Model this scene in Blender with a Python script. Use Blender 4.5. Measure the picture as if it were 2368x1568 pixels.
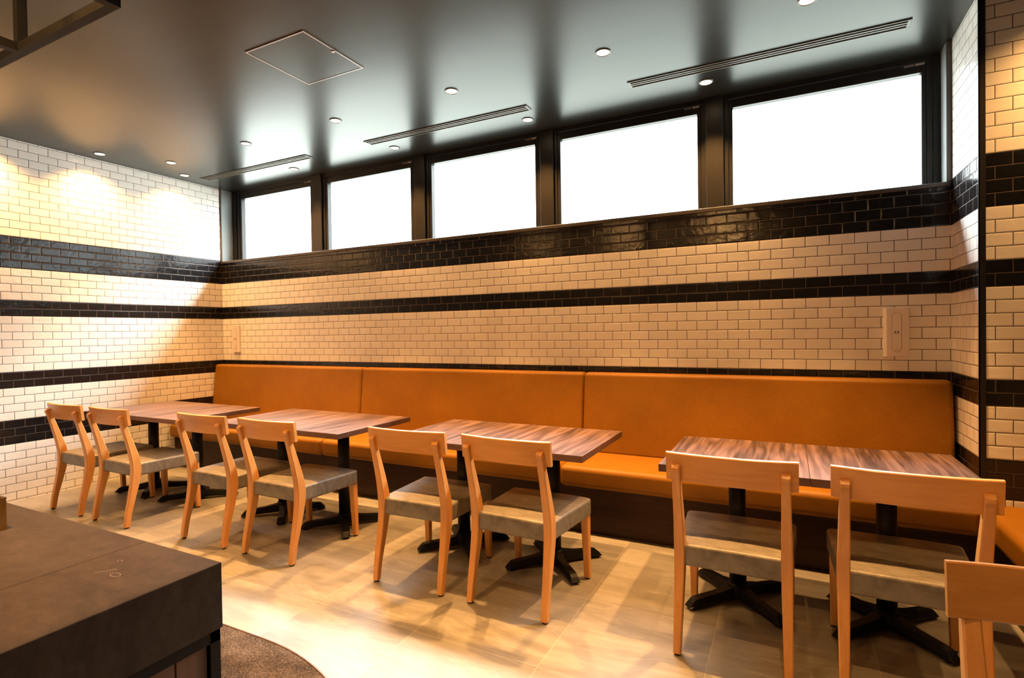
import bpy, bmesh, math
from mathutils import Vector, Matrix

for o in list(bpy.data.objects):
    bpy.data.objects.remove(o, do_unlink=True)
scene = bpy.context.scene
COL = scene.collection
PI = math.pi

# ------------------------------------------------------------------ camera
cam_d = bpy.data.cameras.new('camera')
cam = bpy.data.objects.new('camera', cam_d)
COL.objects.link(cam)
cam_d.sensor_width = 36.0
cam_d.lens = 19.0325
cam_d.clip_start = 0.02
rot = Matrix(((0.8911713310, 0.0067869849, 0.4536161324),
              (0.4534295570, 0.0190141910, -0.8910892758),
              (-0.0146729532, 0.9997961779, 0.0138674824)))
cam.matrix_world = Matrix.Translation((5.635, -3.940, 1.330)) @ rot.to_4x4()
scene.camera = cam

# ------------------------------------------------------------------ view
scene.view_settings.view_transform = 'Standard'
scene.view_settings.look = 'None'
scene.view_settings.gamma = 1.0
scene.view_settings.use_curve_mapping = False
scene.view_settings.exposure = 0.10
scene.cycles.use_denoising = True
scene.cycles.max_bounces = 10
scene.cycles.diffuse_bounces = 5
scene.cycles.glossy_bounces = 4
scene.cycles.transparent_max_bounces = 8
scene.cycles.sample_clamp_indirect = 6.0

# ------------------------------------------------------------------ daylight
DAY = 20.0
world = bpy.data.worlds.new('overcast_sky')
scene.world = world
world.use_nodes = True
wn = world.node_tree
wn.nodes.clear()
w_out = wn.nodes.new('ShaderNodeOutputWorld')
w_bg = wn.nodes.new('ShaderNodeBackground')
w_tc = wn.nodes.new('ShaderNodeTexCoord')
w_sep = wn.nodes.new('ShaderNodeSeparateXYZ')
w_ramp = wn.nodes.new('ShaderNodeValToRGB')
wn.links.new(w_tc.outputs['Generated'], w_sep.inputs[0])
w_mr = wn.nodes.new('ShaderNodeMapRange')
w_mr.inputs['From Min'].default_value = -1.0
w_mr.inputs['From Max'].default_value = 1.0
wn.links.new(w_sep.outputs['Z'], w_mr.inputs['Value'])
wn.links.new(w_mr.outputs[0], w_ramp.inputs[0])
# pale paving below the horizon, overcast sky that brightens steeply with height
SKY = [(0.27, (0.09, 0.10, 0.092)), (0.40, (0.60, 0.65, 0.61)), (0.53, (0.30, 0.32, 0.32)), (0.64, (0.33, 0.345, 0.35)), (0.72, (0.9, 0.94, 0.97)), (0.80, (4.2, 4.35, 4.45)), (0.90, (6.5, 6.7, 6.9))]
while len(w_ramp.color_ramp.elements) < len(SKY):
    w_ramp.color_ramp.elements.new(0.5)
for e_, (p_, c_) in zip(w_ramp.color_ramp.elements, SKY):
    e_.position = p_
    e_.color = (*c_, 1)
wn.links.new(w_ramp.outputs[0], w_bg.inputs['Color'])
w_bg.inputs['Strength'].default_value = DAY
wn.links.new(w_bg.outputs[0], w_out.inputs['Surface'])

# measured layout (metres): back wall on y = 0, left wall on x = 0
W = 6.483          # right end of the recess
ZC = 2.961         # ceiling
HH = 0.065262      # tile row pitch
TW = 0.1335        # tile length pitch
Z0 = 1.05855       # lower edge of the seven white rows
SILL = 2.157
PILL = -0.50       # face of the tiled pier right of the recess
LAMP = (1.0, 0.50, 0.155)
P_DOWN = 430.0
P_WASH = 118.0
P_BACK = 120.0
P_FRONT = 95.0

WINDOW_X = [(0.146, 1.224), (1.467, 2.514), (2.753, 3.789), (4.014, 5.067), (5.303, 6.371)]
for (a, b) in WINDOW_X:                          # sky portals in the window openings
    ld = bpy.data.lights.new('sky_portal', 'AREA')
    ld.shape = 'RECTANGLE'
    ld.size = b - a + 0.1
    ld.size_y = 0.80
    ld.cycles.is_portal = True
    lo = bpy.data.objects.new('sky_portal', ld)
    lo.location = ((a + b) / 2, 0.235, 2.53)
    lo.rotation_euler = (-PI / 2, 0, 0)
    COL.objects.link(lo)


# ------------------------------------------------------------------ helpers
def tag(o, label=None, cat=None, group=None, kind=None):
    if label: o['label'] = label
    if cat: o['category'] = cat
    if group: o['group'] = group
    if kind: o['kind'] = kind
    return o


def empty(name, loc=(0, 0, 0), rz=0.0):
    o = bpy.data.objects.new(name, None)
    o.empty_display_size = 0.1
    o.location = loc
    o.rotation_euler = (0, 0, rz)
    COL.objects.link(o)
    return o


def obj(name, bm, mats, parent=None, smooth=False, weighted=False):
    bmesh.ops.recalc_face_normals(bm, faces=bm.faces)
    me = bpy.data.meshes.new(name)
    bm.to_mesh(me)
    bm.free()
    if not isinstance(mats, (list, tuple)):
        mats = [mats]
    for m in mats:
        me.materials.append(m)
    if smooth:
        for p in me.polygons:
            p.use_smooth = True
    o = bpy.data.objects.new(name, me)
    COL.objects.link(o)
    if parent is not None:
        o.parent = parent
    if weighted:
        md = o.modifiers.new('wn', 'WEIGHTED_NORMAL')
        md.keep_sharp = True
    return o


def box(bm, x0, x1, y0, y1, z0, z1, bev=0.0, seg=2):
    vs = [bm.verts.new((x, y, z)) for x in (x0, x1) for y in (y0, y1) for z in (z0, z1)]
    idx = [(0, 1, 3, 2), (4, 6, 7, 5), (0, 4, 5, 1), (2, 3, 7, 6), (0, 2, 6, 4), (1, 5, 7, 3)]
    fs = [bm.faces.new([vs[i] for i in f]) for f in idx]
    if bev > 0:
        es = list({e for f in fs for e in f.edges})
        r = bmesh.ops.bevel(bm, geom=es, offset=bev, segments=seg, profile=0.5, affect='EDGES')
    return fs


def new_box(x0, x1, y0, y1, z0, z1, bev=0.0, seg=2):
    bm = bmesh.new()
    box(bm, x0, x1, y0, y1, z0, z1, bev, seg)
    return bm


def cyl(bm, cx, cy, z0, z1, r0, r1=None, n=24, cap=True):
    r1 = r0 if r1 is None else r1
    a = [bm.verts.new((cx + r0 * math.cos(2 * PI * i / n), cy + r0 * math.sin(2 * PI * i / n), z0)) for i in range(n)]
    b = [bm.verts.new((cx + r1 * math.cos(2 * PI * i / n), cy + r1 * math.sin(2 * PI * i / n), z1)) for i in range(n)]
    for i in range(n):
        j = (i + 1) % n
        bm.faces.new((a[i], a[j], b[j], b[i]))
    if cap:
        bm.faces.new(a[::-1])
        bm.faces.new(b)


def lathe(bm, prof, cx=0, cy=0, n=32):
    rings = []
    for (r, z) in prof:
        rings.append([bm.verts.new((cx + r * math.cos(2 * PI * i / n), cy + r * math.sin(2 * PI * i / n), z)) for i in range(n)])
    for a, b in zip(rings, rings[1:]):
        for i in range(n):
            j = (i + 1) % n
            bm.faces.new((a[i], a[j], b[j], b[i]))
    return rings


def loft(bm, rings, cap=True):
    """rings: lists of equally many points"""
    vr = [[bm.verts.new(p) for p in r] for r in rings]
    n = len(vr[0])
    for a, b in zip(vr, vr[1:]):
        for i in range(n):
            j = (i + 1) % n
            bm.faces.new((a[i], a[j], b[j], b[i]))
    if cap:
        bm.faces.new(vr[0][::-1])
        bm.faces.new(vr[-1])
    return vr


def rrect(cx, cy, wx, wy, z, c=0.004):
    """chamfered rectangle ring in the horizontal plane"""
    a, b = wx / 2, wy / 2
    pts = [(-a + c, -b), (a - c, -b), (a, -b + c), (a, b - c), (a - c, b), (-a + c, b), (-a, b - c), (-a, -b + c)]
    return [(cx + p[0], cy + p[1], z) for p in pts]


def interp(tab, t):
    """smooth (catmull) interpolation of a table of rows whose first entry is the parameter"""
    if t <= tab[0][0]:
        return tab[0][1:]
    if t >= tab[-1][0]:
        return tab[-1][1:]
    for i in range(len(tab) - 1):
        if tab[i][0] <= t <= tab[i + 1][0]:
            p1, p2 = tab[i], tab[i + 1]
            p0 = tab[i - 1] if i > 0 else p1
            p3 = tab[i + 2] if i + 2 < len(tab) else p2
            u = (t - p1[0]) / (p2[0] - p1[0])
            out = []
            for k in range(1, len(p1)):
                m1 = (p2[k] - p0[k]) / max(1e-6, (p2[0] - p0[0])) * (p2[0] - p1[0])
                m2 = (p3[k] - p1[k]) / max(1e-6, (p3[0] - p1[0])) * (p2[0] - p1[0])
                h = (2 * u**3 - 3 * u**2 + 1) * p1[k] + (u**3 - 2 * u**2 + u) * m1 + (-2 * u**3 + 3 * u**2) * p2[k] + (u**3 - u**2) * m2
                out.append(h)
            return out


def copy_tree(o, parent=None):
    c = o.copy()
    COL.objects.link(c)
    if parent is not None:
        c.parent = parent
    for ch in list(o.children):
        copy_tree(ch, c)
    return c


# ------------------------------------------------------------------ materials
class NT:
    def __init__(self, name):
        self.m = bpy.data.materials.new(name)
        self.m.use_nodes = True
        self.t = self.m.node_tree
        self.t.nodes.clear()
        self.out = self.t.nodes.new('ShaderNodeOutputMaterial')
        self.b = self.t.nodes.new('ShaderNodeBsdfPrincipled')
        self.t.links.new(self.b.outputs[0], self.out.inputs[0])

    def n(self, typ, **kw):
        nd = self.t.nodes.new(typ)
        for k, v in kw.items():
            setattr(nd, k, v)
        return nd

    def link(self, a, b):
        self.t.links.new(a, b)

    def put(self, sock, v):
        if isinstance(v, bpy.types.NodeSocket):
            self.t.links.new(v, sock)
        else:
            sock.default_value = v

    def math(self, op, a, b=None, c=None, clamp=False):
        nd = self.n('ShaderNodeMath', operation=op, use_clamp=clamp)
        self.put(nd.inputs[0], a)
        if b is not None: self.put(nd.inputs[1], b)
        if c is not None: self.put(nd.inputs[2], c)
        return nd.outputs[0]

    def mix(self, f, a, b):
        nd = self.n('ShaderNodeMix', data_type='RGBA')
        self.put(nd.inputs[0], f)
        self.put(nd.inputs[6], a)
        self.put(nd.inputs[7], b)
        return nd.outputs[2]

    def mixf(self, f, a, b):
        nd = self.n('ShaderNodeMix', data_type='FLOAT')
        self.put(nd.inputs[0], f)
        self.put(nd.inputs[2], a)
        self.put(nd.inputs[3], b)
        return nd.outputs[0]

    def noise(self, vec, scale, detail=3.0, rough=0.5, dist=0.0):
        nd = self.n('ShaderNodeTexNoise')
        if vec is not None: self.link(vec, nd.inputs['Vector'])
        nd.inputs['Scale'].default_value = scale
        nd.inputs['Detail'].default_value = detail
        nd.inputs['Roughness'].default_value = rough
        nd.inputs['Distortion'].default_value = dist
        return nd.outputs[0]

    def coords(self, scale=(1, 1, 1), kind='Object'):
        tc = self.n('ShaderNodeTexCoord')
        mp = self.n('ShaderNodeMapping')
        mp.inputs['Scale'].default_value = scale
        self.link(tc.outputs[kind], mp.inputs['Vector'])
        return mp.outputs[0]

    def bump(self, h, strength=0.3, dist=0.002):
        nd = self.n('ShaderNodeBump')
        nd.inputs['Strength'].default_value = strength
        nd.inputs['Distance'].default_value = dist
        self.link(h, nd.inputs['Height'])
        self.link(nd.outputs[0], self.b.inputs['Normal'])

    def ramp(self, f, stops):
        nd = self.n('ShaderNodeValToRGB')
        self.link(f, nd.inputs[0])
        cr = nd.color_ramp
        while len(cr.elements) > len(stops):
            cr.elements.remove(cr.elements[-1])
        while len(cr.elements) < len(stops):
            cr.elements.new(0.5)
        for e, (p, c) in zip(cr.elements, stops):
            e.position = p
            e.color = (*c, 1) if len(c) == 3 else c
        return nd.outputs[0]


def plain(name, col, rough=0.5, metal=0.0, spec=0.5, noise_amt=0.0, noise_scale=6.0):
    t = NT(name)
    t.b.inputs['Roughness'].default_value = rough
    t.b.inputs['Metallic'].default_value = metal
    t.b.inputs['Specular IOR Level'].default_value = spec
    v = t.coords()
    nz = t.noise(v, noise_scale, 4)
    k = noise_amt
    c1 = tuple(max(0, c * (1 - k)) for c in col)
    c2 = tuple(min(1, c * (1 + k)) for c in col)
    t.link(t.ramp(nz, [(0.3, c1), (0.7, c2)]), t.b.inputs['Base Color'])
    return t.m


def tile_material(name, axis, u0, tw=TW, even_shift=0.0, flip=False):
    """glazed metro tiles in stretcher bond, white with bands of black courses"""
    t = NT(name)
    tc = t.n('ShaderNodeTexCoord')
    sep = t.n('ShaderNodeSeparateXYZ')
    t.link(tc.outputs['Object'], sep.inputs[0])
    u = sep.outputs['X' if axis == 'x' else 'Y']
    u = t.math('SUBTRACT', u, u0)
    if flip:
        u = t.math('MULTIPLY', u, -1.0)
    u = t.math('DIVIDE', u, tw)
    v = t.math('DIVIDE', t.math('SUBTRACT', sep.outputs['Z'], Z0), HH)
    row = t.math('FLOOR', v)
    par = t.math('FLOORED_MODULO', row, 2.0)
    u = t.math('ADD', u, t.math('MULTIPLY_ADD', par, 0.5, even_shift))
    col = t.math('FLOOR', u)
    fu = t.math('FRACT', u)
    fv = t.math('FRACT', v)
    du = t.math('MULTIPLY', t.math('MINIMUM', fu, t.math('SUBTRACT', 1.0, fu)), tw)
    dv = t.math('MULTIPLY', t.math('MINIMUM', fv, t.math('SUBTRACT', 1.0, fv)), HH)
    d = t.math('MINIMUM', du, dv)
    # black courses
    blk = None
    for a, b in ((-9, -6), (-2, 0), (7, 9), (13, 17)):
        s = t.math('MULTIPLY', t.math('GREATER_THAN', row, a - 0.5), t.math('LESS_THAN', row, b - 0.5))
        blk = s if blk is None else t.math('ADD', blk, s)
    # per-tile random
    cmb = t.n('ShaderNodeCombineXYZ')
    t.link(col, cmb.inputs[0]); t.link(row, cmb.inputs[1])
    wn_ = t.n('ShaderNodeTexWhiteNoise', noise_dimensions='3D')
    t.link(cmb.outputs[0], wn_.inputs['Vector'])
    rnd = wn_.outputs['Value']
    # glaze clouds, offset for every tile
    off = t.n('ShaderNodeVectorMath', operation='SCALE')
    t.link(wn_.outputs['Color'], off.inputs[0]); off.inputs['Scale'].default_value = 7.0
    add = t.n('ShaderNodeVectorMath', operation='ADD')
    t.link(tc.outputs['Object'], add.inputs[0]); t.link(off.outputs[0], add.inputs[1])
    cloud = t.noise(add.outputs[0], 16.0, 2.0, 0.5, 0.6)
    fine = t.noise(add.outputs[0], 60.0, 2.0, 0.5)
    white = t.mix(rnd, (0.85, 0.82, 0.77, 1), (0.90, 0.875, 0.83, 1))
    black = t.mix(cloud, (0.005, 0.005, 0.006, 1), (0.013, 0.013, 0.014, 1))
    glaze = t.mix(blk, white, black)
    grout = t.mix(blk, (0.030, 0.022, 0.017, 1), (0.085, 0.062, 0.045, 1))
    mor = t.n('ShaderNodeMapRange', interpolation_type='SMOOTHSTEP')
    t.link(d, mor.inputs['Value'])
    mor.inputs['From Min'].default_value = 0.0013
    mor.inputs['From Max'].default_value = 0.0021
    t.link(t.mix(mor.outputs[0], grout, glaze), t.b.inputs['Base Color'])
    t.link(t.mixf(mor.outputs[0], 0.85, t.mixf(blk, 0.20, 0.17)), t.b.inputs['Roughness'])
    # relief: pillowed edge, wavy handmade face
    pil = t.n('ShaderNodeMapRange', interpolation_type='SMOOTHSTEP')
    t.link(d, pil.inputs['Value'])
    pil.inputs['From Min'].default_value = 0.0008
    pil.inputs['From Max'].default_value = 0.0075
    h = t.math('ADD', pil.outputs[0], t.math('MULTIPLY', cloud, 2.2))
    h = t.math('ADD', h, t.math('MULTIPLY', fine, 0.25))
    t.bump(h, 0.55, 0.0016)
    return t.m


def wood(name, c_lo, c_mid, c_hi, axis, rough=0.4, freq=60.0, ringy=9.0, spec=0.5, w2=0.4, lo=0.34, hi=0.66):
    t = NT(name)
    sc = [1.0, 1.0, 1.0]
    sc['xyz'.index(axis)] = 0.06
    v = t.coords(tuple(sc))
    oi = t.n('ShaderNodeObjectInfo')
    add = t.n('ShaderNodeVectorMath', operation='ADD')
    cmb = t.n('ShaderNodeCombineXYZ')
    r = t.math('MULTIPLY', oi.outputs['Random'], 9.0)
    for i in range(3): t.link(r, cmb.inputs[i])
    t.link(v, add.inputs[0]); t.link(cmb.outputs[0], add.inputs[1])
    n1 = t.noise(add.outputs[0], ringy, 3.0, 0.5, 1.2)
    n2 = t.noise(add.outputs[0], freq, 4.0, 0.6, 0.3)
    f = t.math('ADD', t.math('MULTIPLY', n1, 1.0 - w2), t.math('MULTIPLY', n2, w2))
    t.link(t.ramp(f, [(lo, c_lo), (0.5, c_mid), (hi, c_hi)]), t.b.inputs['Base Color'])
    t.b.inputs['Roughness'].default_value = rough
    t.b.inputs['Specular IOR Level'].default_value = spec
    t.bump(n2, 0.08, 0.0006)
    return t.m


M = {}
M['tile_back'] = tile_material('glazed_tiles_back', 'x', 0.0)
M['tile_left'] = tile_material('glazed_tiles_left', 'y', -0.085 + 0.136 * 10, 0.136, 0.0, True)
M['tile_return'] = tile_material('glazed_tiles_return', 'y', -0.1026, 0.118, 0.0, True)
M['tile_pier'] = tile_material('glazed_tiles_pier', 'x', 6.610)

BEECH = ((0.56, 0.250, 0.068), (0.64, 0.305, 0.090), (0.70, 0.350, 0.115))
M['beech_x'] = wood('beech_rail', *BEECH, 'x', 0.30, 70, 8)
M['beech_z'] = wood('beech_leg', *BEECH, 'z', 0.36, 70, 8)
M['walnut'] = wood('walnut_top', (0.040, 0.025, 0.024), (0.115, 0.071, 0.065), (0.20, 0.126, 0.114), 'y', 0.30, 58, 13, 0.5, 0.5, 0.40, 0.60)
M['walnut_edge'] = wood('walnut_edge', (0.05, 0.022, 0.014), (0.085, 0.040, 0.026), (0.11, 0.052, 0.034), 'x', 0.45, 40, 7)
M['bench_wood'] = wood('bench_base_wood', (0.016, 0.008, 0.005), (0.032, 0.015, 0.009), (0.048, 0.024, 0.014), 'x', 0.5, 45, 6, 0.25)
M['panel_wood'] = wood('counter_panel_wood', (0.09, 0.040, 0.020), (0.17, 0.080, 0.042), (0.24, 0.12, 0.065), 'z', 0.45, 45, 8)

# orange faux leather
t = NT('orange_vinyl')
v = t.coords()
n1 = t.noise(v, 9.0, 3); n2 = t.noise(v, 420.0, 2)
f = t.math('ADD', t.math('MULTIPLY', n1, 0.16), t.math('MULTIPLY', n2, 0.84))
t.link(t.ramp(f, [(0.36, (0.195, 0.078, 0.0045)), (0.5, (0.245, 0.100, 0.006)), (0.64, (0.30, 0.127, 0.009))]), t.b.inputs['Base Color'])
t.b.inputs['Roughness'].default_value = 0.5
t.b.inputs['Specular IOR Level'].default_value = 0.22
t.bump(n2, 0.15, 0.0008)
M['orange'] = t.m

# taupe crackled vinyl for the chair seats
t = NT('taupe_vinyl')
v = t.coords()
vs = t.coords((1, 2.2, 1))
n1 = t.noise(vs, 14.0, 4, 0.55, 0.8)
vor = t.n('ShaderNodeTexVoronoi', feature='DISTANCE_TO_EDGE')
t.link(v, vor.inputs['Vector']); vor.inputs['Scale'].default_value = 130.0
n2 = t.noise(v, 170.0, 3, 0.6, 1.5)
t.link(t.ramp(n1, [(0.28, (0.125, 0.106, 0.080)), (0.5, (0.178, 0.153, 0.119)), (0.72, (0.235, 0.207, 0.166))]), t.b.inputs['Base Color'])
t.b.inputs['Roughness'].default_value = 0.42
h = t.math('ADD', t.math('MINIMUM', vor.outputs['Distance'], 0.25), t.math('MULTIPLY', n2, 0.6))
t.bump(h, 0.45, 0.0016)
M['taupe'] = t.m

M['black_steel'] = plain('black_powder_steel', (0.004, 0.004, 0.005), 0.48, 0.0, 0.22, 0.2, 20)
M['rubber'] = plain('black_rubber_glide', (0.015, 0.014, 0.013), 0.6)
M['frame_metal'] = plain('dark_bronze_window_frame', (0.016, 0.0145, 0.0135), 0.40, 0.0, 0.4, 0.1, 10)
M['jamb'] = plain('grey_green_jamb', (0.22, 0.25, 0.25), 0.45, 0.0, 0.5, 0.05)
M['trim'] = plain('dark_grey_trim', (0.060, 0.053, 0.045), 0.42, 0.0, 0.5, 0.08)
M['black_trim'] = plain('black_corner_trim', (0.010, 0.008, 0.008), 0.4)
M['white_plastic'] = plain('ivory_plate', (0.80, 0.74, 0.70), 0.4, 0.0, 0.5, 0.02)
M['plate_line'] = plain('plate_dark_line', (0.22, 0.16, 0.12), 0.5)  # darker brown for the cover ring, socket outline and tab lines
M['dark_plastic'] = plain('dark_socket', (0.04, 0.03, 0.03), 0.4)
M['ring'] = plain('downlight_ring_paint', (0.12, 0.12, 0.11), 0.4)
M['vent'] = plain('vent_paint', (0.17, 0.18, 0.16), 0.38, 0.0, 0.5, 0.03)
M['slot_shade'] = plain('vent_slot_shade', (0.006, 0.006, 0.006), 0.8)  # near-black colour standing in for the shade inside the vent slots
M['hatch_metal'] = plain('hatch_aluminium', (0.60, 0.50, 0.46), 0.35, 0.6)
M['brass'] = plain('aged_brass', (0.48, 0.35, 0.14), 0.32, 1.0, 0.5, 0.25, 12)
M['copper'] = plain('mat_edge_metal', (0.75, 0.52, 0.38), 0.3, 1.0)
M['sticker'] = plain('pale_sticker', (0.50, 0.44, 0.40), 0.5)
M['sticker_grey'] = plain('grey_sticker', (0.20, 0.17, 0.16), 0.5)
M['room'] = plain('warm_plaster', (0.20, 0.13, 0.08), 0.7, 0.0, 0.3, 0.05)
M['concrete'] = plain('outside_render', (0.35, 0.35, 0.34), 0.8, 0.0, 0.3, 0.1)
M['scratch'] = plain('chalky_scratch', (0.55, 0.40, 0.30), 0.7)

# satin dark ceiling paint
t = NT('ceiling_satin_paint')
v = t.coords((1, 1, 1))
n1 = t.noise(v, 2.5, 4, 0.55)
v2 = t.coords((0.5, 3.0, 1))
n2 = t.noise(v2, 5.0, 4, 0.6)
t.link(t.ramp(n1, [(0.3, (0.016, 0.017, 0.0135)), (0.7, (0.022, 0.0225, 0.018))]), t.b.inputs['Base Color'])
t.link(t.mixf(n1, 0.27, 0.30), t.b.inputs['Roughness'])
t.b.inputs['Specular IOR Level'].default_value = 0.42
t.b.inputs['Specular Tint'].default_value = (0.93, 1.0, 0.93, 1)
t.bump(t.math('ADD', t.math('MULTIPLY', n2, 0.4), n1), 0.03, 0.01)
M['ceiling'] = t.m

# floor of large stone-look tiles
t = NT('stone_floor_tiles')
tc = t.n('ShaderNodeTexCoord')
sep = t.n('ShaderNodeSeparateXYZ')
t.link(tc.outputs['Object'], sep.inputs[0])
fx = t.math('DIVIDE', t.math('SUBTRACT', sep.outputs['X'], 3.543), 0.6)
fy = t.math('DIVIDE', t.math('SUBTRACT', sep.outputs['Y'], -2.008), 0.6)
ix, iy = t.math('FLOOR', fx), t.math('FLOOR', fy)
px, py = t.math('FRACT', fx), t.math('FRACT', fy)
dx = t.math('MINIMUM', px, t.math('SUBTRACT', 1.0, px))
dy = t.math('MINIMUM', py, t.math('SUBTRACT', 1.0, py))
d = t.math('MULTIPLY', t.math('MINIMUM', dx, dy), 0.6)
cmb = t.n('ShaderNodeCombineXYZ'); t.link(ix, cmb.inputs[0]); t.link(iy, cmb.inputs[1])
wn_ = t.n('ShaderNodeTexWhiteNoise', noise_dimensions='3D'); t.link(cmb.outputs[0], wn_.inputs['Vector'])
off = t.n('ShaderNodeVectorMath', operation='SCALE'); t.link(wn_.outputs['Color'], off.inputs[0]); off.inputs['Scale'].default_value = 11.0
mp = t.n('ShaderNodeMapping'); mp.inputs['Rotation'].default_value = (0, 0, 0.35); mp.inputs['Scale'].default_value = (0.55, 2.6, 1)
t.link(tc.outputs['Object'], mp.inputs['Vector'])
add = t.n('ShaderNodeVectorMath', operation='ADD'); t.link(mp.outputs[0], add.inputs[0]); t.link(off.outputs[0], add.inputs[1])
n1 = t.noise(add.outputs[0], 1.7, 6, 0.6, 0.7)
n2 = t.noise(add.outputs[0], 9.0, 5, 0.65, 0.4)
n3 = t.noise(tc.outputs['Object'], 260.0, 2, 0.5)
f = t.math('ADD', t.math('ADD', t.math('MULTIPLY', n1, 0.6), t.math('MULTIPLY', n2, 0.28)), t.math('MULTIPLY', n3, 0.12))
stone = t.ramp(f, [(0.36, (0.165, 0.147, 0.121)), (0.50, (0.25, 0.226, 0.191)), (0.64, (0.335, 0.308, 0.267))])
vein = t.ramp(n1, [(0.485, (0, 0, 0)), (0.50, (1, 1, 1)), (0.515, (0, 0, 0))])
sepv = t.n('ShaderNodeSeparateXYZ'); t.link(vein, sepv.inputs[0])
stone = t.mix(t.math('MULTIPLY', sepv.outputs[0], 0.14), stone, (0.58, 0.54, 0.48, 1))
mor = t.n('ShaderNodeMapRange', interpolation_type='SMOOTHSTEP'); t.link(d, mor.inputs['Value'])
mor.inputs['From Min'].default_value = 0.0008; mor.inputs['From Max'].default_value = 0.0018
t.link(t.mix(mor.outputs[0], (0.42, 0.36, 0.28, 1), stone), t.b.inputs['Base Color'])
t.link(t.mixf(n2, 0.30, 0.42), t.b.inputs['Roughness'])
h = t.math('ADD', t.math('ADD', t.math('MULTIPLY', n2, 0.8), t.math('MULTIPLY', n3, 0.35)), mor.outputs[0])
t.bump(h, 0.12, 0.002)
M['floor'] = t.m

# slate laminate of the counter
t = NT('slate_laminate')
v = t.coords((1, 1.6, 1))
n1 = t.noise(v, 3.0, 5, 0.6, 0.5); n2 = t.noise(v, 22.0, 5, 0.65, 0.5); n3 = t.noise(v, 300.0, 2)
f = t.math('ADD', t.math('MULTIPLY', n1, 0.55), t.math('MULTIPLY', n2, 0.45))
t.link(t.ramp(f, [(0.33, (0.042, 0.029, 0.021)), (0.5, (0.066, 0.048, 0.036)), (0.68, (0.095, 0.070, 0.053))]), t.b.inputs['Base Color'])
t.b.inputs['Roughness'].default_value = 0.6
t.b.inputs['Specular IOR Level'].default_value = 0.14
t.bump(t.math('ADD', n2, t.math('MULTIPLY', n3, 0.4)), 0.2, 0.0015)
M['slate'] = t.m

# carpet mat
t = NT('brown_mat_pile')
v = t.coords()
n1 = t.noise(v, 5.0, 3); n2 = t.noise(v, 150.0, 3, 0.7)
vv = t.coords((1, 0.4, 1)); n3 = t.noise(vv, 230.0, 2, 0.6)
f = t.math('ADD', t.math('MULTIPLY', n1, 0.35), t.math('MULTIPLY', t.math('ADD', n2, n3), 0.33))
t.link(t.ramp(f, [(0.40, (0.022, 0.016, 0.012)), (0.50, (0.085, 0.064, 0.050)), (0.60, (0.19, 0.147, 0.116))]), t.b.inputs['Base Color'])
t.b.inputs['Roughness'].default_value = 0.95
t.b.inputs['Specular IOR Level'].default_value = 0.1
t.bump(t.math('ADD', n2, n3), 1.0, 0.006)
M['mat'] = t.m

# clear window glass
t = NT('window_glass')
t.t.nodes.remove(t.b)
tr = t.n('ShaderNodeBsdfTransparent'); tr.inputs[0].default_value = (0.97, 0.985, 0.98, 1)
gl = t.n('ShaderNodeBsdfGlossy'); gl.inputs['Roughness'].default_value = 0.02
fr = t.n('ShaderNodeFresnel'); fr.inputs['IOR'].default_value = 1.45
mx = t.n('ShaderNodeMixShader')
geo = t.n('ShaderNodeNewGeometry')
t.link(t.math('MULTIPLY', fr.outputs[0], t.math('SUBTRACT', 1.0, geo.outputs['Backfacing'])), mx.inputs[0]); t.link(tr.outputs[0], mx.inputs[1]); t.link(gl.outputs[0], mx.inputs[2])
t.link(mx.outputs[0], t.out.inputs[0])
M['glass'] = t.m


def emit(name, col, s):
    m = bpy.data.materials.new(name)
    m.use_nodes = True
    nt = m.node_tree
    nt.nodes.clear()
    o = nt.nodes.new('ShaderNodeOutputMaterial')
    e = nt.nodes.new('ShaderNodeEmission')
    e.inputs[0].default_value = (*col, 1)
    e.inputs[1].default_value = s
    nt.links.new(e.outputs[0], o.inputs[0])
    return m


M['lens'] = emit('lit_downlight_lens', (1.0, 0.72, 0.42), 14.0)


# ------------------------------------------------------------------ room shell
def struct(name, bm, mats, parent=None, **kw):
    o = obj(name, bm, mats, parent, **kw)
    if parent is None:
        o['kind'] = 'structure'
    return o


XR, YF = 9.4, -6.6       # far right wall and the wall behind the camera
bm = new_box(-0.15, XR + 0.15, YF - 0.15, 0.30, -0.12, 0.0)
struct('floor', bm, M['floor'])
bm = new_box(-0.15, XR + 0.15, YF - 0.15, 0.30, ZC, ZC + 0.16)
struct('ceiling', bm, M['ceiling'])
bm = new_box(-0.15, 0.0, YF, 0.0, 0.0, ZC)
struct('wall_left', bm, M['tile_left'])
bm = new_box(-0.15, W, 0.0, 0.22, 0.0, SILL - 0.026)
struct('wall_back', bm, M['tile_back'])
bm = bmesh.new()
fs = box(bm, W, XR, PILL, 0.30, 0.0, ZC)
for f in fs:
    c = f.calc_center_median()
    f.material_index = 1 if abs(c.x - W) < 1e-4 else 0
struct('wall_pier', bm, [M['tile_pier'], M['tile_return']])
struct('wall_right', new_box(XR, XR + 0.15, YF, PILL, 0.0, ZC), M['room'])
struct('wall_front', new_box(-0.15, XR + 0.15, YF - 0.15, YF, 0.0, ZC), M['room'])
# deep eave outside, over the windows
bm = new_box(-3.0, XR, 0.302, 0.62, 3.20, 3.30)
box(bm, -3.0, XR, 0.302, 0.36, ZC + 0.005, 3.20)
struct('roof_eave', bm, M['concrete'])

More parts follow.
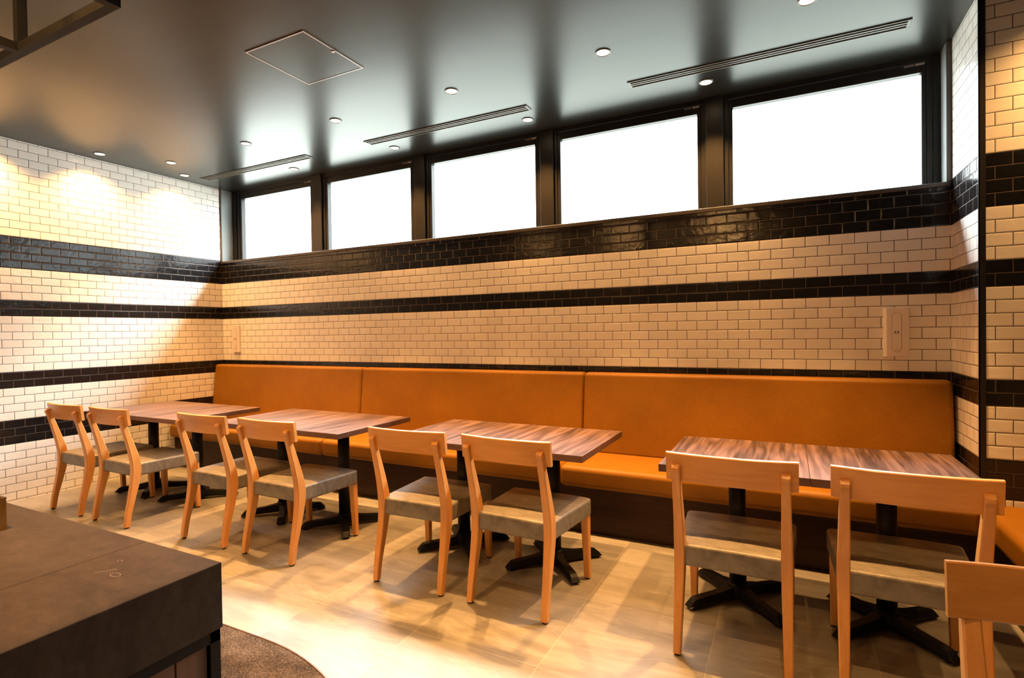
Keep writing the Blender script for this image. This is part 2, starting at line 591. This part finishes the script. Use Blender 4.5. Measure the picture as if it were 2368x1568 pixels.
# window sill, reveals and corner beads
bm = new_box(-0.02, W - 0.002, -0.010, 0.20, SILL - 0.026, SILL, 0.003, 1)
struct('trim_1', bm, M['trim'])
bm = new_box(-0.15, 0.012, 0.0, 0.22, SILL, ZC)
fs = bm.faces
struct('trim_2', bm, M['jamb'])
struct('trim_3', new_box(-0.004, 0.016, -0.010, 0.002, SILL, ZC, 0.002, 1), M['trim'])
struct('trim_4', new_box(W - 0.022, W, 0.0, 0.22, SILL, ZC), M['jamb'])
struct('trim_5', new_box(W - 0.025, W - 0.001, -0.010, 0.002, SILL, ZC, 0.002, 1), M['trim'])
# black steel edge strip on the pier corner
bm = bmesh.new()
box(bm, W - 0.003, W + 0.024, PILL - 0.004, PILL + 0.001, 0, ZC)
box(bm, W - 0.003, W + 0.001, PILL - 0.004, PILL + 0.010, 0, ZC)
struct('trim_6', bm, M['black_trim'])


# ------------------------------------------------------------------ windows
FY = 0.135              # inner face of the window frames
edges = [0.012] + [None] * 4 + [W - 0.022]
for i in range(4):
    edges[i + 1] = (WINDOW_X[i][1] + WINDOW_X[i + 1][0]) / 2
for i, (gx0, gx1) in enumerate(WINDOW_X):
    root = empty('window_%d' % (i + 1), ((gx0 + gx1) / 2, FY, SILL))
    root['kind'] = 'structure'
    cx = (gx0 + gx1) / 2
    x0, x1 = edges[i] - cx, edges[i + 1] - cx
    a, b = gx0 - cx, gx1 - cx
    H = ZC - SILL
    gt = H - 0.092      # top of the visible glass
    # fixed outer frame: stepped jambs, head
    bm = bmesh.new()
    lw = a - x0
    rw = x1 - b
    box(bm, x0, a - 0.070, 0.0, 0.09, 0.0, H)              # left mullion half
    box(bm, a - 0.066, a - 0.028, 0.010, 0.09, 0.0, H - 0.030, 0.002, 1)
    box(bm, a - 0.070, a - 0.066, 0.022, 0.09, 0.0, H)
    box(bm, b + 0.055, x1, 0.0, 0.09, 0.0, H)              # right mullion half
    box(bm, b + 0.026, b + 0.055, 0.010, 0.09, 0.0, H - 0.030)
    box(bm, a - 0.070, b + 0.055, 0.004, 0.09, H - 0.032, H)
    obj('frame', bm, M['frame_metal'], root)
    if i < 4:
        bm = new_box(x1 - 0.055, x1 + 0.060, -0.012, 0.0, 0.0, H - 0.001, 0.002, 1)
        obj('mullion_cover', bm, M['frame_metal'], root)
    # sash
    bm = bmesh.new()
    box(bm, a - 0.027, a, 0.016, 0.07, 0.0, gt + 0.058, 0.003, 1)
    box(bm, b, b + 0.025, 0.016, 0.07, 0.0, gt + 0.058, 0.003, 1)
    box(bm, a, b, 0.016, 0.07, gt, gt + 0.058, 0.003, 1)
    box(bm, a, b, 0.016, 0.07, -0.001, 0.010, 0.002, 1)
    obj('sash', bm, M['frame_metal'], root)
    obj('pane', new_box(a, b, 0.044, 0.048, 0.010, gt), M['glass'], root)
    # two small stickers on the head of the frame
    obj('sticker', new_box(b - 0.088, b - 0.036, 0.0145, 0.0165, gt + 0.044, gt + 0.057), M['sticker_grey'], root)
    obj('sticker', new_box(b - 0.030, b + 0.016, 0.0145, 0.0165, gt + 0.044, gt + 0.057), M['sticker'], root)


# ------------------------------------------------------------------ ceiling fixtures
def downlight(x, y, label, group, power, size=66.0, tilt=(0.0, 0.0), blend=0.6):
    root = empty('ceiling_downlight', (x, y, ZC))
    tag(root, label, 'downlight', group)
    bm = bmesh.new()
    lathe(bm, [(0.0365, 0.0), (0.0365, -0.004), (0.041, -0.006), (0.0465, -0.003), (0.0465, 0.0)], n=40)
    obj('ring', bm, M['ring'], root, smooth=True)
    bm = bmesh.new()
    cyl(bm, 0, 0, -0.0025, -0.0005, 0.0370, n=36)
    obj('lens', bm, M['lens'], root)
    ld = bpy.data.lights.new('bulb', 'SPOT')
    ld.energy = power
    ld.color = LAMP
    ld.spot_size = math.radians(size)
    ld.spot_blend = blend
    ld.shadow_soft_size = 0.022
    lo = bpy.data.objects.new('bulb', ld)
    lo.location = (0, 0, -0.012)
    lo.rotation_euler = (tilt[0], tilt[1], 0)
    COL.objects.link(lo)
    lo.parent = root
    return root


ordn = ['first', 'second', 'third', 'fourth', 'fifth', 'sixth']
for k, x in enumerate([0.495, 1.546, 2.571, 3.623, 4.681, 5.734]):
    downlight(x, -0.835, 'round downlight in the row over the tables, %s from the left wall' % ordn[k],
              'downlights over the tables', P_DOWN * (0.45 if k == 0 else 1.0), 66.0, (-0.11, 0))
for k, x in enumerate([1.32, 2.566, 3.861, 5.165]):
    downlight(x, -0.135, 'round downlight close to the windows, at the %s window mullion from left' % ordn[k],
              'downlights by the windows', P_DOWN * 0.42, 92.0, (0, 0), 1.0)
downlight(0.205, -1.287, 'round downlight washing the left wall, the left one in the picture', 'wall washing downlights', P_WASH, 128.0, (0, 0), 1.0)
downlight(0.205, -0.527, 'round downlight washing the left wall, beside the tip of an air vent', 'wall washing downlights', P_WASH, 128.0, (0, 0), 1.0)
# lamps of the same ceiling just outside the picture
downlight(0.205, -2.047, 'round downlight washing the left wall, hidden beyond the steel rack', 'wall washing downlights', P_WASH, 128.0, (0, 0), 1.0)
for k, (x, y) in enumerate([(1.0, -2.85), (2.5, -2.85), (4.1, -2.85), (5.7, -2.85), (7.3, -2.85)]):
    downlight(x, y, 'round downlight in the row behind the chairs, %s from the left wall' % ordn[k],
              'downlights behind the chairs', P_BACK * (0.45, 1.0, 1.0, 0.75, 0.65)[k], 66.0, (math.radians(14), 0))
for k, (x, y) in enumerate([(1.8, -4.9), (3.3, -4.9), (4.8, -4.9)]):
    downlight(x, y, 'round downlight behind the camera, %s from the left wall' % ordn[k], 'downlights behind the camera', P_FRONT, 100.0, (math.radians(38), 0))
downlight(4.0, -3.62, 'round downlight above the dark counter behind the steel rack', 'downlights over the counter', 330.0, 76.0)
downlight(6.95, -0.78, 'round downlight washing the tiled pier right of the windows, above the picture edge', 'pier washing downlights', P_WASH, 128.0, (0, 0), 1.0)


def vent(x0, x1, label):
    yc, hw = -0.340, 0.047
    cx = (x0 + x1) / 2
    L = (x1 - x0) / 2
    root = empty('ceiling_air_vent', (cx, yc, ZC))
    tag(root, label, 'air vent', 'slot diffusers in the ceiling')
    bm = bmesh.new()
    e = 0.016
    box(bm, -L, L, -hw, -hw + 0.009, -0.006, 0, 0.0015, 1)
    box(bm, -L, L, hw - 0.009, hw, -0.006, 0, 0.0015, 1)
    box(bm, -L, -L + e, -hw + 0.009, hw - 0.009, -0.006, 0, 0.0015, 1)
    box(bm, L - e, L, -hw + 0.009, hw - 0.009, -0.006, 0, 0.0015, 1)
    obj('frame', bm, M['vent'], root)
    for y in (-0.0125, 0.0125):
        obj('slat', new_box(-L + e, L - e, y - 0.0050, y + 0.0050, -0.0055, -0.001), M['vent'], root)
    obj('slot_shade', new_box(-L + e, L - e, -hw + 0.009, hw - 0.009, -0.001, 0.0), M['slot_shade'], root)  # flat sheet under the solid ceiling; slot shade is in its colour


vent(0.232, 1.748, 'long slotted air vent in the ceiling, above the two windows nearest the left wall')
vent(2.438, 3.968, 'long slotted air vent in the ceiling, the middle one of three in line')
vent(4.704, 6.238, 'long slotted air vent in the ceiling, largest looking, above the window nearest the pier')

root = empty('ceiling_hatch', (3.098, -1.598, ZC))
tag(root, 'square access hatch with thin metal rim in the dark ceiling', 'access hatch')
bm = bmesh.new()
h_ = 0.2325; t_ = 0.007
for sx in (-1, 1):
    a, b = sorted((sx * h_, sx * (h_ - t_)))
    box(bm, a, b, -h_, h_, -0.004, 0)
    box(bm, -h_ + t_, h_ - t_, a, b, -0.004, 0)
obj('frame', bm, M['hatch_metal'], root)
obj('panel', new_box(-h_ + t_ + 0.002, h_ - t_ - 0.002, -h_ + t_ + 0.002, h_ - t_ - 0.002, -0.0025, 0), M['ceiling'], root)
bm = bmesh.new()
cyl(bm, h_ - 0.018, 0.0, -0.007, -0.0025, 0.010, n=20)
box(bm, h_ - 0.012, h_, -0.006, 0.006, -0.0065, -0.0045)
obj('latch', bm, M['hatch_metal'], root)


# ------------------------------------------------------------------ wall plates
def wall_plate(x, z, w, h, label):
    root = empty('wall_socket_plate', (x, 0.0, z))
    tag(root, label, 'wall plate', 'tall ivory plates on the tiled back wall')
    bm = bmesh.new()
    # bevelled body: wide base, narrower raised face
    def rect(wx, hz, y):
        return [(-wx / 2, y, -hz / 2), (wx / 2, y, -hz / 2), (wx / 2, y, hz / 2), (-wx / 2, y, hz / 2)]
    loft(bm, [rect(w, h, 0.0), rect(w, h, -0.018), rect(w * 0.80, h * 0.985, -0.0262)])
    obj('plate', bm, M['white_plastic'], root)

    def stadium(r, hh, y, n=12):
        pts = []
        for k in range(n + 1):
            a = PI * k / n
            pts.append((r * math.cos(a), y, hh + r * math.sin(a)))
        for k in range(n + 1):
            a = PI + PI * k / n
            pts.append((r * math.cos(a), y, -hh + r * math.sin(a)))
        return pts
    r = w * 0.175
    hh = h * 0.40 - r
    bm = bmesh.new()
    loft(bm, [stadium(r + 0.0022, hh, -0.0262), stadium(r + 0.0022, hh, -0.0268)])
    obj('groove', bm, M['plate_line'], root)
    bm = bmesh.new()
    loft(bm, [stadium(r, hh, -0.0262), stadium(r, hh, -0.0280), stadium(r - 0.002, hh, -0.0290)])
    cover = obj('cover', bm, M['white_plastic'], root)
    bm = bmesh.new()
    q = w * 0.10
    for sx in (-1, 1):
        box(bm, sx * q * 0.55 - 0.0035, sx * q * 0.55 + 0.0035, -0.0300, -0.0289, -0.004, 0.005)
    box(bm, -q * 0.45, q * 0.45, -0.0300, -0.0289, -0.0100, -0.0085)
    obj('socket_holes', bm, M['dark_plastic'], cover)
    bm = bmesh.new()
    for (a, b, c, d) in ((-q, q, 0.0085, 0.0097), (-q, -q + 0.0012, -0.013, 0.0097), (q - 0.0012, q, -0.013, 0.0097)):
        box(bm, a, b, -0.0297, -0.0289, c, d)
    obj('socket_outline', bm, M['plate_line'], cover)
    bm = bmesh.new()
    for (a, b, c, d) in ((-0.006, -0.0048, -hh - r * 0.8, -hh - r * 0.2), (0.0048, 0.006, -hh - r * 0.8, -hh - r * 0.2), (-0.006, 0.006, -hh - r * 0.2, -hh - r * 0.15)):
        box(bm, a, b, -0.0297, -0.0289, c, d)
    obj('pull_tab', bm, M['plate_line'], cover)


wall_plate(6.215, 1.292, 0.125, 0.292, 'tall ivory plate with oval cover on the back wall, near the tiled pier')
wall_plate(0.238, 1.294, 0.115, 0.292, 'tall ivory plate with oval cover on the back wall, near the left corner')


# ------------------------------------------------------------------ banquette bench
def bench(x0, x1, label, rot=None):
    """runs along x with its back on y = 0"""
    L = x1 - x0
    root = empty('banquette_bench', (x0, 0, 0))
    tag(root, label, 'bench', 'orange banquette along the window wall')
    g = 0.0012
    # base
    bm = new_box(g, L - g, -0.565, -0.02, 0.0, 0.304)
    obj('base', bm, M['bench_wood'], root)
    # seat cushion
    bm = new_box(g, L - g, -0.628, -0.12, 0.305, 0.442, 0.034, 5)
    for v in bm.verts:
        if v.co.z > 0.42:
            v.co.z += 0.008 * math.sin(PI * min(1, max(0, (-0.12 - v.co.y) / 0.50)))
    obj('seat_cushion', bm, M['orange'], root, smooth=True, weighted=True)
    # leaning back cushion
    bm = bmesh.new()
    box(bm, g, L - g, -0.112, -0.004, 0.430, 1.016, 0.026, 5)
    for v in bm.verts:
        if v.co.y < -0.05:
            v.co.y -= 0.062 * (1.016 - v.co.z) / 0.586
    obj('back_cushion', bm, M['orange'], root, smooth=True, weighted=True)
    return root


bench(0.004, 2.125, 'orange banquette bench section in the corner by the left tiled wall')
bench(2.125, 4.279, 'orange banquette bench section in the middle of the window wall')
bench(4.279, W - 0.016, 'orange banquette bench section ending at the tiled pier')

# the bench that turns off in front of the pier
root = empty('side_bench', (6.469, PILL - 0.003, 0))
tag(root, 'orange bench in front of the tiled pier, cut off by the right picture edge', 'bench')
obj('base', new_box(0.062, 0.64, -1.9, 0, 0, 0.304), M['bench_wood'], root)
bm = new_box(0, 0.62, -1.9, 0, 0.305, 0.450, 0.040, 5)
obj('seat_cushion', bm, M['orange'], root, smooth=True, weighted=True)
bm = new_box(0.58, 0.69, -1.9, 0, 0.42, 0.95, 0.03, 5)
obj('back_cushion', bm, M['orange'], root, smooth=True, weighted=True)


# ------------------------------------------------------------------ tables
def make_table(wx, dy):
    root = empty('dining_table', (0, 0, 0))
    zt = 0.718
    bm = bmesh.new()
    fs = box(bm, -wx / 2, wx / 2, -dy / 2, dy / 2, zt - 0.034, zt, 0.0012, 1)
    for f in bm.faces:
        f.normal_update()
        f.material_index = 0 if f.normal.z > 0.9 else 1
    obj('tabletop', bm, [M['walnut'], M['walnut_edge']], root)
    bm = bmesh.new()
    cyl(bm, 0, 0, 0.075, zt - 0.040, 0.039, n=32)
    col_ = obj('column', bm, M['black_steel'], root)
    for p in col_.data.polygons:
        p.use_smooth = len(p.vertices) == 4
    bm = bmesh.new()
    box(bm, -0.16, 0.16, -0.16, 0.16, zt - 0.041, zt - 0.035)
    obj('top_plate', bm, M['black_steel'], root)
    # cast cross base: hub and four arms
    bm = bmesh.new()
    lathe(bm, [(0.0, 0.030), (0.052, 0.030), (0.056, 0.040), (0.050, 0.078), (0.043, 0.088), (0.0, 0.088)], n=32)
    obj('hub', bm, M['black_steel'], root, smooth=True)
    for k in range(4):
        a = PI / 4 + k * PI / 2
        ca, sa = math.cos(a), math.sin(a)
        rings = []
        for (r, hw_t, hw_b, z0, z1) in ((0.030, 0.024, 0.032, 0.022, 0.078), (0.075, 0.022, 0.031, 0.020, 0.070),
                                        (0.13, 0.019, 0.027, 0.018, 0.060), (0.240, 0.019, 0.026, 0.014, 0.052),
                                        (0.258, 0.019, 0.026, 0.012, 0.048), (0.272, 0.019, 0.026, 0.012, 0.036), (0.290, 0.016, 0.024, 0.012, 0.016)):
            pts = [(-hw_b, z0), (hw_b, z0), (hw_b, z0 + (z1 - z0) * 0.35), (hw_t, z1), (-hw_t, z1), (-hw_b, z0 + (z1 - z0) * 0.35)]
            rings.append([(r * ca - s * sa, r * sa + s * ca, z) for (s, z) in pts])
        bm = bmesh.new()
        loft(bm, rings)
        arm = obj('base_arm', bm, M['black_steel'], root)
        bm = bmesh.new()
        cyl(bm, 0.255 * ca, 0.255 * sa, 0.0, 0.011, 0.016, n=16)
        obj('glide', bm, M['rubber'], arm)
    return root


tproto = make_table(0.6052, 0.718)
tspots = [(0.727, -1.180, 'left of the pair by the left tiled wall'),
          (1.333, -1.180, 'right of the pair by the left tiled wall'),
          (2.272, -1.130, 'left of the second pair from the wall'),
          (2.878, -1.130, 'right of the second pair from the wall'),
          (3.832, -1.092, 'left of the third pair from the wall'),
          (4.438, -1.092, 'right of the third pair from the wall'),
          (5.410, -1.096, 'left of the pair nearest the pier'),
          (6.016, -1.096, 'right of the pair nearest the pier')]
for i, (x, y, txt) in enumerate(tspots):
    o = tproto if i == 0 else copy_tree(tproto)
    o.location = (x, y, 0)
    tag(o, 'walnut top table on black cross base, ' + txt, 'table', 'two-seat tables along the banquette')


# ------------------------------------------------------------------ chairs
def make_chair():
    root = empty('dining_chair', (0, 0, 0))
    # seat pad: tapered box with softened edges
    bm = bmesh.new()
    box(bm, -0.240, 0.240, 0.052, 0.522, 0.346, 0.436, 0.014, 4)
    cuts = bmesh.ops.bisect_plane
    for k in range(1, 6):
        y = 0.052 + 0.47 * k / 6
        bmesh.ops.bisect_plane(bm, geom=bm.verts[:] + bm.edges[:] + bm.faces[:], plane_co=(0, y, 0), plane_no=(0, 1, 0))
        x = -0.24 + 0.48 * k / 6
        bmesh.ops.bisect_plane(bm, geom=bm.verts[:] + bm.edges[:] + bm.faces[:], plane_co=(x, 0, 0), plane_no=(1, 0, 0))
    for v in bm.verts:
        f = (v.co.y - 0.052) / 0.47
        v.co.x *= 0.885 + 0.115 * f
        if v.co.z > 0.41:
            v.co.z += 0.010 * max(0, 1 - (v.co.x / 0.23) ** 2) * math.sin(PI * min(1, max(0, f)))
        # rounded front corners
        if f > 0.85 and abs(v.co.x) > 0.2:
            v.co.y -= 0.020 * ((abs(v.co.x) - 0.2) / 0.04) ** 2
    seat = obj('seat', bm, M['taupe'], root, smooth=True, weighted=True)
    # rear legs that sweep up into the back posts
    tab = [(0.010, 0.000, 0.031, 0.034, 0.203), (0.10, 0.013, 0.033, 0.037, 0.202), (0.20, 0.036, 0.036, 0.043, 0.201),
           (0.30, 0.058, 0.039, 0.052, 0.200), (0.38, 0.068, 0.041, 0.057, 0.200), (0.46, 0.064, 0.041, 0.056, 0.200),
           (0.55, 0.043, 0.038, 0.047, 0.199), (0.66, 0.012, 0.035, 0.038, 0.199), (0.745, -0.014, 0.032, 0.031, 0.198)]
    for sx in (-1, 1):
        rings = []
        for k in range(31):
            z = 0.010 + (0.745 - 0.010) * k / 30
            yc, wx, wy, xc = interp(tab, z)
            rings.append(rrect(sx * xc, yc, wx, wy, z, 0.004))
        # rounded top, leaning against the rail
        for (dz, k, dy) in ((0.016, 1.0, -0.006), (0.028, 0.90, -0.007), (0.036, 0.66, -0.004), (0.040, 0.35, 0.0)):
            rings.append(rrect(sx * 0.198, -0.016 + dy, 0.032, 0.031 * k, 0.745 + dz, 0.004 * k))
        bm = bmesh.new()
        loft(bm, rings)
        leg = obj('rear_leg', bm, M['beech_z'], root)
        obj('glide', (lambda b: (cyl(b, sx * 0.203, 0.0, 0.0, 0.0105, 0.0125, n=14), b)[1])(bmesh.new()), M['rubber'], leg)
    # front legs, tapered
    for sx in (-1, 1):
        bm = bmesh.new()
        loft(bm, [rrect(sx * 0.211, 0.508, 0.030, 0.030, 0.010, 0.003), rrect(sx * 0.208, 0.494, 0.042, 0.042, 0.350, 0.004)])
        leg = obj('front_leg', bm, M['beech_z'], root)
        obj('glide', (lambda b: (cyl(b, sx * 0.211, 0.508, 0.0, 0.0105, 0.0125, n=14), b)[1])(bmesh.new()), M['rubber'], leg)
    # bowed top rail
    bm = bmesh.new()
    rings = []
    N = 20
    for k in range(N + 1):
        x = -0.241 + 0.482 * k / N
        bow = 0.030 * (1 - (x / 0.241) ** 2)
        pts = []
        for (yy, zz) in ((0, 0.003), (0.003, 0), (0.016, 0), (0.019, 0.003), (0.019, 0.111), (0.016, 0.114), (0.003, 0.114), (0, 0.111)):
            z = 0.714 + zz + yy * 0.13
            y = 0.006 + yy - bow - 0.115 * (z - 0.714) * 1.0
            pts.append((x, y, z))
        rings.append(pts)
    loft(bm, rings)
    obj('back_rail', bm, M['beech_x'], root)
    return root


cproto = make_chair()
cspots = [(0.728, -1.826, 0.00, 'left at the tables by the left wall'),
          (1.330, -1.826, 0.00, 'right at the tables by the left wall'),
          (2.284, -1.765, 0.00, 'left at the second table pair from left'),
          (2.880, -1.760, 0.00, 'right at the second table pair from left'),
          (3.862, -1.695, 0.03, 'left at the third table pair from left'),
          (4.440, -1.692, -0.04, 'right at the third table pair from left'),
          (5.428, -1.683, 0.00, 'left at the table pair nearest the pier'),
          (6.012, -1.683, -0.02, 'right at the table pair nearest the pier'),
          (6.172, -2.500, PI, 'facing the camera at the lower right picture edge')]
for i, (x, y, rz, txt) in enumerate(cspots):
    o = cproto if i == 0 else copy_tree(cproto)
    o.location = (x, y, 0)
    o.rotation_euler = (0, 0, rz)
    tag(o, 'beech chair with taupe padded seat, ' + txt, 'chair', 'beech dining chairs')


# ------------------------------------------------------------------ counter in the foreground
CX, CY, CZ = 4.562, -3.205, 0.85
root = empty('service_counter', (CX, CY, 0))
tag(root, 'dark slate topped counter with black frame and wood panels, lower left corner', 'counter')
JX = 4.290 - CX
DEP = -1.30
obj('worktop', new_box(JX + 0.0008, 0, DEP, 0, CZ - 0.1385, CZ, 0.0012, 1), M['slate'], root)
obj('worktop', new_box(-1.9, JX - 0.0008, DEP, 0, CZ - 0.1385, CZ, 0.0012, 1), M['slate'], root)
bm = bmesh.new()
TB = 0.022
for x in (-TB - 0.004, -1.896):
    for y in (-TB - 0.004, DEP + 0.004):
        box(bm, x, x + TB, y, y + TB, 0.006, CZ - 0.139)
for y in (-TB - 0.004, DEP + 0.004):
    box(bm, -1.896, -0.004, y, y + TB, CZ - 0.163, CZ - 0.139)
    box(bm, -1.896, -0.004, y, y + TB, 0.006, 0.036)
for x in (-TB - 0.004, -1.896):
    box(bm, x, x + TB, DEP + 0.004, -0.004, CZ - 0.163, CZ - 0.139)
    box(bm, x, x + TB, DEP + 0.004, -0.004, 0.006, 0.036)
obj('frame', bm, M['black_steel'], root)
# boarded panels
bm = bmesh.new()
y = DEP + 0.03
while y < -0.03:
    y1 = min(y + 0.098, -0.027)
    box(bm, -0.030, -0.012, y + 0.001, y1 - 0.001, 0.036, CZ - 0.163, 0.0015, 1)
    y += 0.098
obj('side_panel', bm, M['panel_wood'], root)
obj('back_panel', new_box(-1.87, -0.03, -0.024, -0.010, 0.036, CZ - 0.163), M['panel_wood'], root)
obj('end_panel', new_box(-1.892, -1.878, DEP + 0.03, -0.03, 0.036, CZ - 0.163), M['panel_wood'], root)
obj('front_panel', new_box(-1.87, -0.03, DEP + 0.008, DEP + 0.022, 0.036, CZ - 0.163), M['panel_wood'], root)
# scribbled scratches on the worktop
bm = bmesh.new()


def stroke(pts, w=0.0007):
    for p, q in zip(pts, pts[1:]):
        d = Vector((q[0] - p[0], q[1] - p[1]))
        if d.length < 1e-6: continue
        n = Vector((-d.y, d.x)).normalized() * w / 2
        vs = [bm.verts.new((p[0] + s * n.x, p[1] + s * n.y, CZ + 0.0006)) for s in (-1, 1)] + \
             [bm.verts.new((q[0] + s * n.x, q[1] + s * n.y, CZ + 0.0006)) for s in (1, -1)]
        bm.faces.new(vs)


ox, oy = 4.422 - CX, -3.338 - CY
stroke([(ox + 0.013 * math.cos(a * 0.5), oy + 0.007 * math.sin(a * 0.5)) for a in range(14)])
stroke([(4.356 - CX + 0.006 * math.cos(a * 0.6), -3.296 - CY + 0.004 * math.sin(a * 0.6)) for a in range(9)])
stroke([(4.372 - CX, -3.352 - CY), (4.378 - CX, -3.343 - CY), (4.386 - CX, -3.336 - CY), (4.390 - CX, -3.325 - CY), (4.397 - CX, -3.322 - CY)])
for f in bm.faces:
    f.normal_update()
    if f.normal.z < 0:
        f.normal_flip()
obj('scratch_marks', bm, M['scratch'], root)

# little brass box standing on the counter
root = empty('brass_box', (3.83, -3.383, CZ))
tag(root, 'small open brass box on the dark counter at the left picture edge', 'box')
bm = bmesh.new()
bx, by, bh, th = 0.05, 0.072, 0.079, 0.003
box(bm, -bx, bx, -by, by, 0, th)
box(bm, -bx, -bx + th, -by, by, th, bh)
box(bm, bx - th, bx, -by, by, th, bh)
box(bm, -bx + th, bx - th, -by, -by + th, th, bh)
box(bm, -bx + th, bx - th, by - th, by, th, bh)
obj('body', bm, M['brass'], root)
bm = bmesh.new()
box(bm, -bx - 0.001, -bx + 0.004, -by - 0.001, by + 0.001, bh, bh + 0.003)
box(bm, bx - 0.004, bx + 0.001, -by - 0.001, by + 0.001, bh, bh + 0.003)
box(bm, -bx + 0.004, bx - 0.004, -by - 0.001, -by + 0.004, bh, bh + 0.003)
box(bm, -bx + 0.004, bx - 0.004, by - 0.004, by + 0.001, bh, bh + 0.003)
obj('rim', bm, M['brass'], root)

# ------------------------------------------------------------------ hanging steel rack over the counter
RZ = 2.10
root = empty('hanging_rack', (4.251, -3.212, RZ))
tag(root, 'black square tube rack hanging from the ceiling, top left corner', 'rack')
q = 0.0225
RL, RD = 1.36, 0.62
for yy in (0.0, -RD + q):
    obj('rail', new_box(-RL, 0, yy - q, yy, 0, q), M['black_steel'], root)
for xx in (0.0, -0.445, -0.900, -RL + q):
    obj('cross_bar', new_box(xx - q, xx, -RD + 2 * q, -q, 0, q), M['black_steel'], root)
for xx in (-0.445, -0.900, -RL + q):
    for yy in (0.0, -RD + q):
        obj('hanger_post', new_box(xx - q, xx, yy - q, yy, q, ZC - RZ), M['black_steel'], root)
for yy in (0.0, -RD + q):
    obj('hanger_post', new_box(-q, 0, yy - q, yy, q, ZC - RZ), M['black_steel'], root)

# ------------------------------------------------------------------ entrance mat
R = 1.24
c0 = (3.600, -2.354 - R)
line = [(1.9, -2.354), (2.6, -2.354), (3.2, -2.354)] + [(c0[0] + R * math.sin(a), c0[1] + R * math.cos(a)) for a in [PI / 2 * k / 28 for k in range(29)]]
line.append((c0[0] + R, -4.4))
root = empty('floor_mat', (3.6, -3.4, 0))
tag(root, 'brown pile floor mat with curved metal edge beside the counter', 'floor mat')
bm = bmesh.new()
poly = [(x - 3.6, y + 3.4) for (x, y) in line] + [(1.9 - 3.6, -4.4 + 3.4)]
top = [bm.verts.new((x, y, 0.005)) for (x, y) in poly]
bot = [bm.verts.new((x, y, 0.0)) for (x, y) in poly]
bm.faces.new(top)
bm.faces.new(bot[::-1])
for i in range(len(top)):
    j = (i + 1) % len(top)
    bm.faces.new((bot[i], bot[j], top[j], top[i]))
obj('pile', bm, M['mat'], root)
bm = bmesh.new()
rings = []
for i, (x, y) in enumerate(line):
    p = Vector(line[max(0, i - 1)]); n_ = Vector(line[min(len(line) - 1, i + 1)])
    d = (n_ - p).normalized()
    nr = Vector((-d.y, d.x))
    ring = []
    for (s, z) in ((0.0, 0.0), (0.010, 0.0), (0.008, 0.006), (0.001, 0.008)):
        ring.append((x - 3.6 + nr.x * s, y + 3.4 + nr.y * s, z))
    rings.append(ring)
loft(bm, rings)
obj('metal_edge', bm, M['copper'], root)
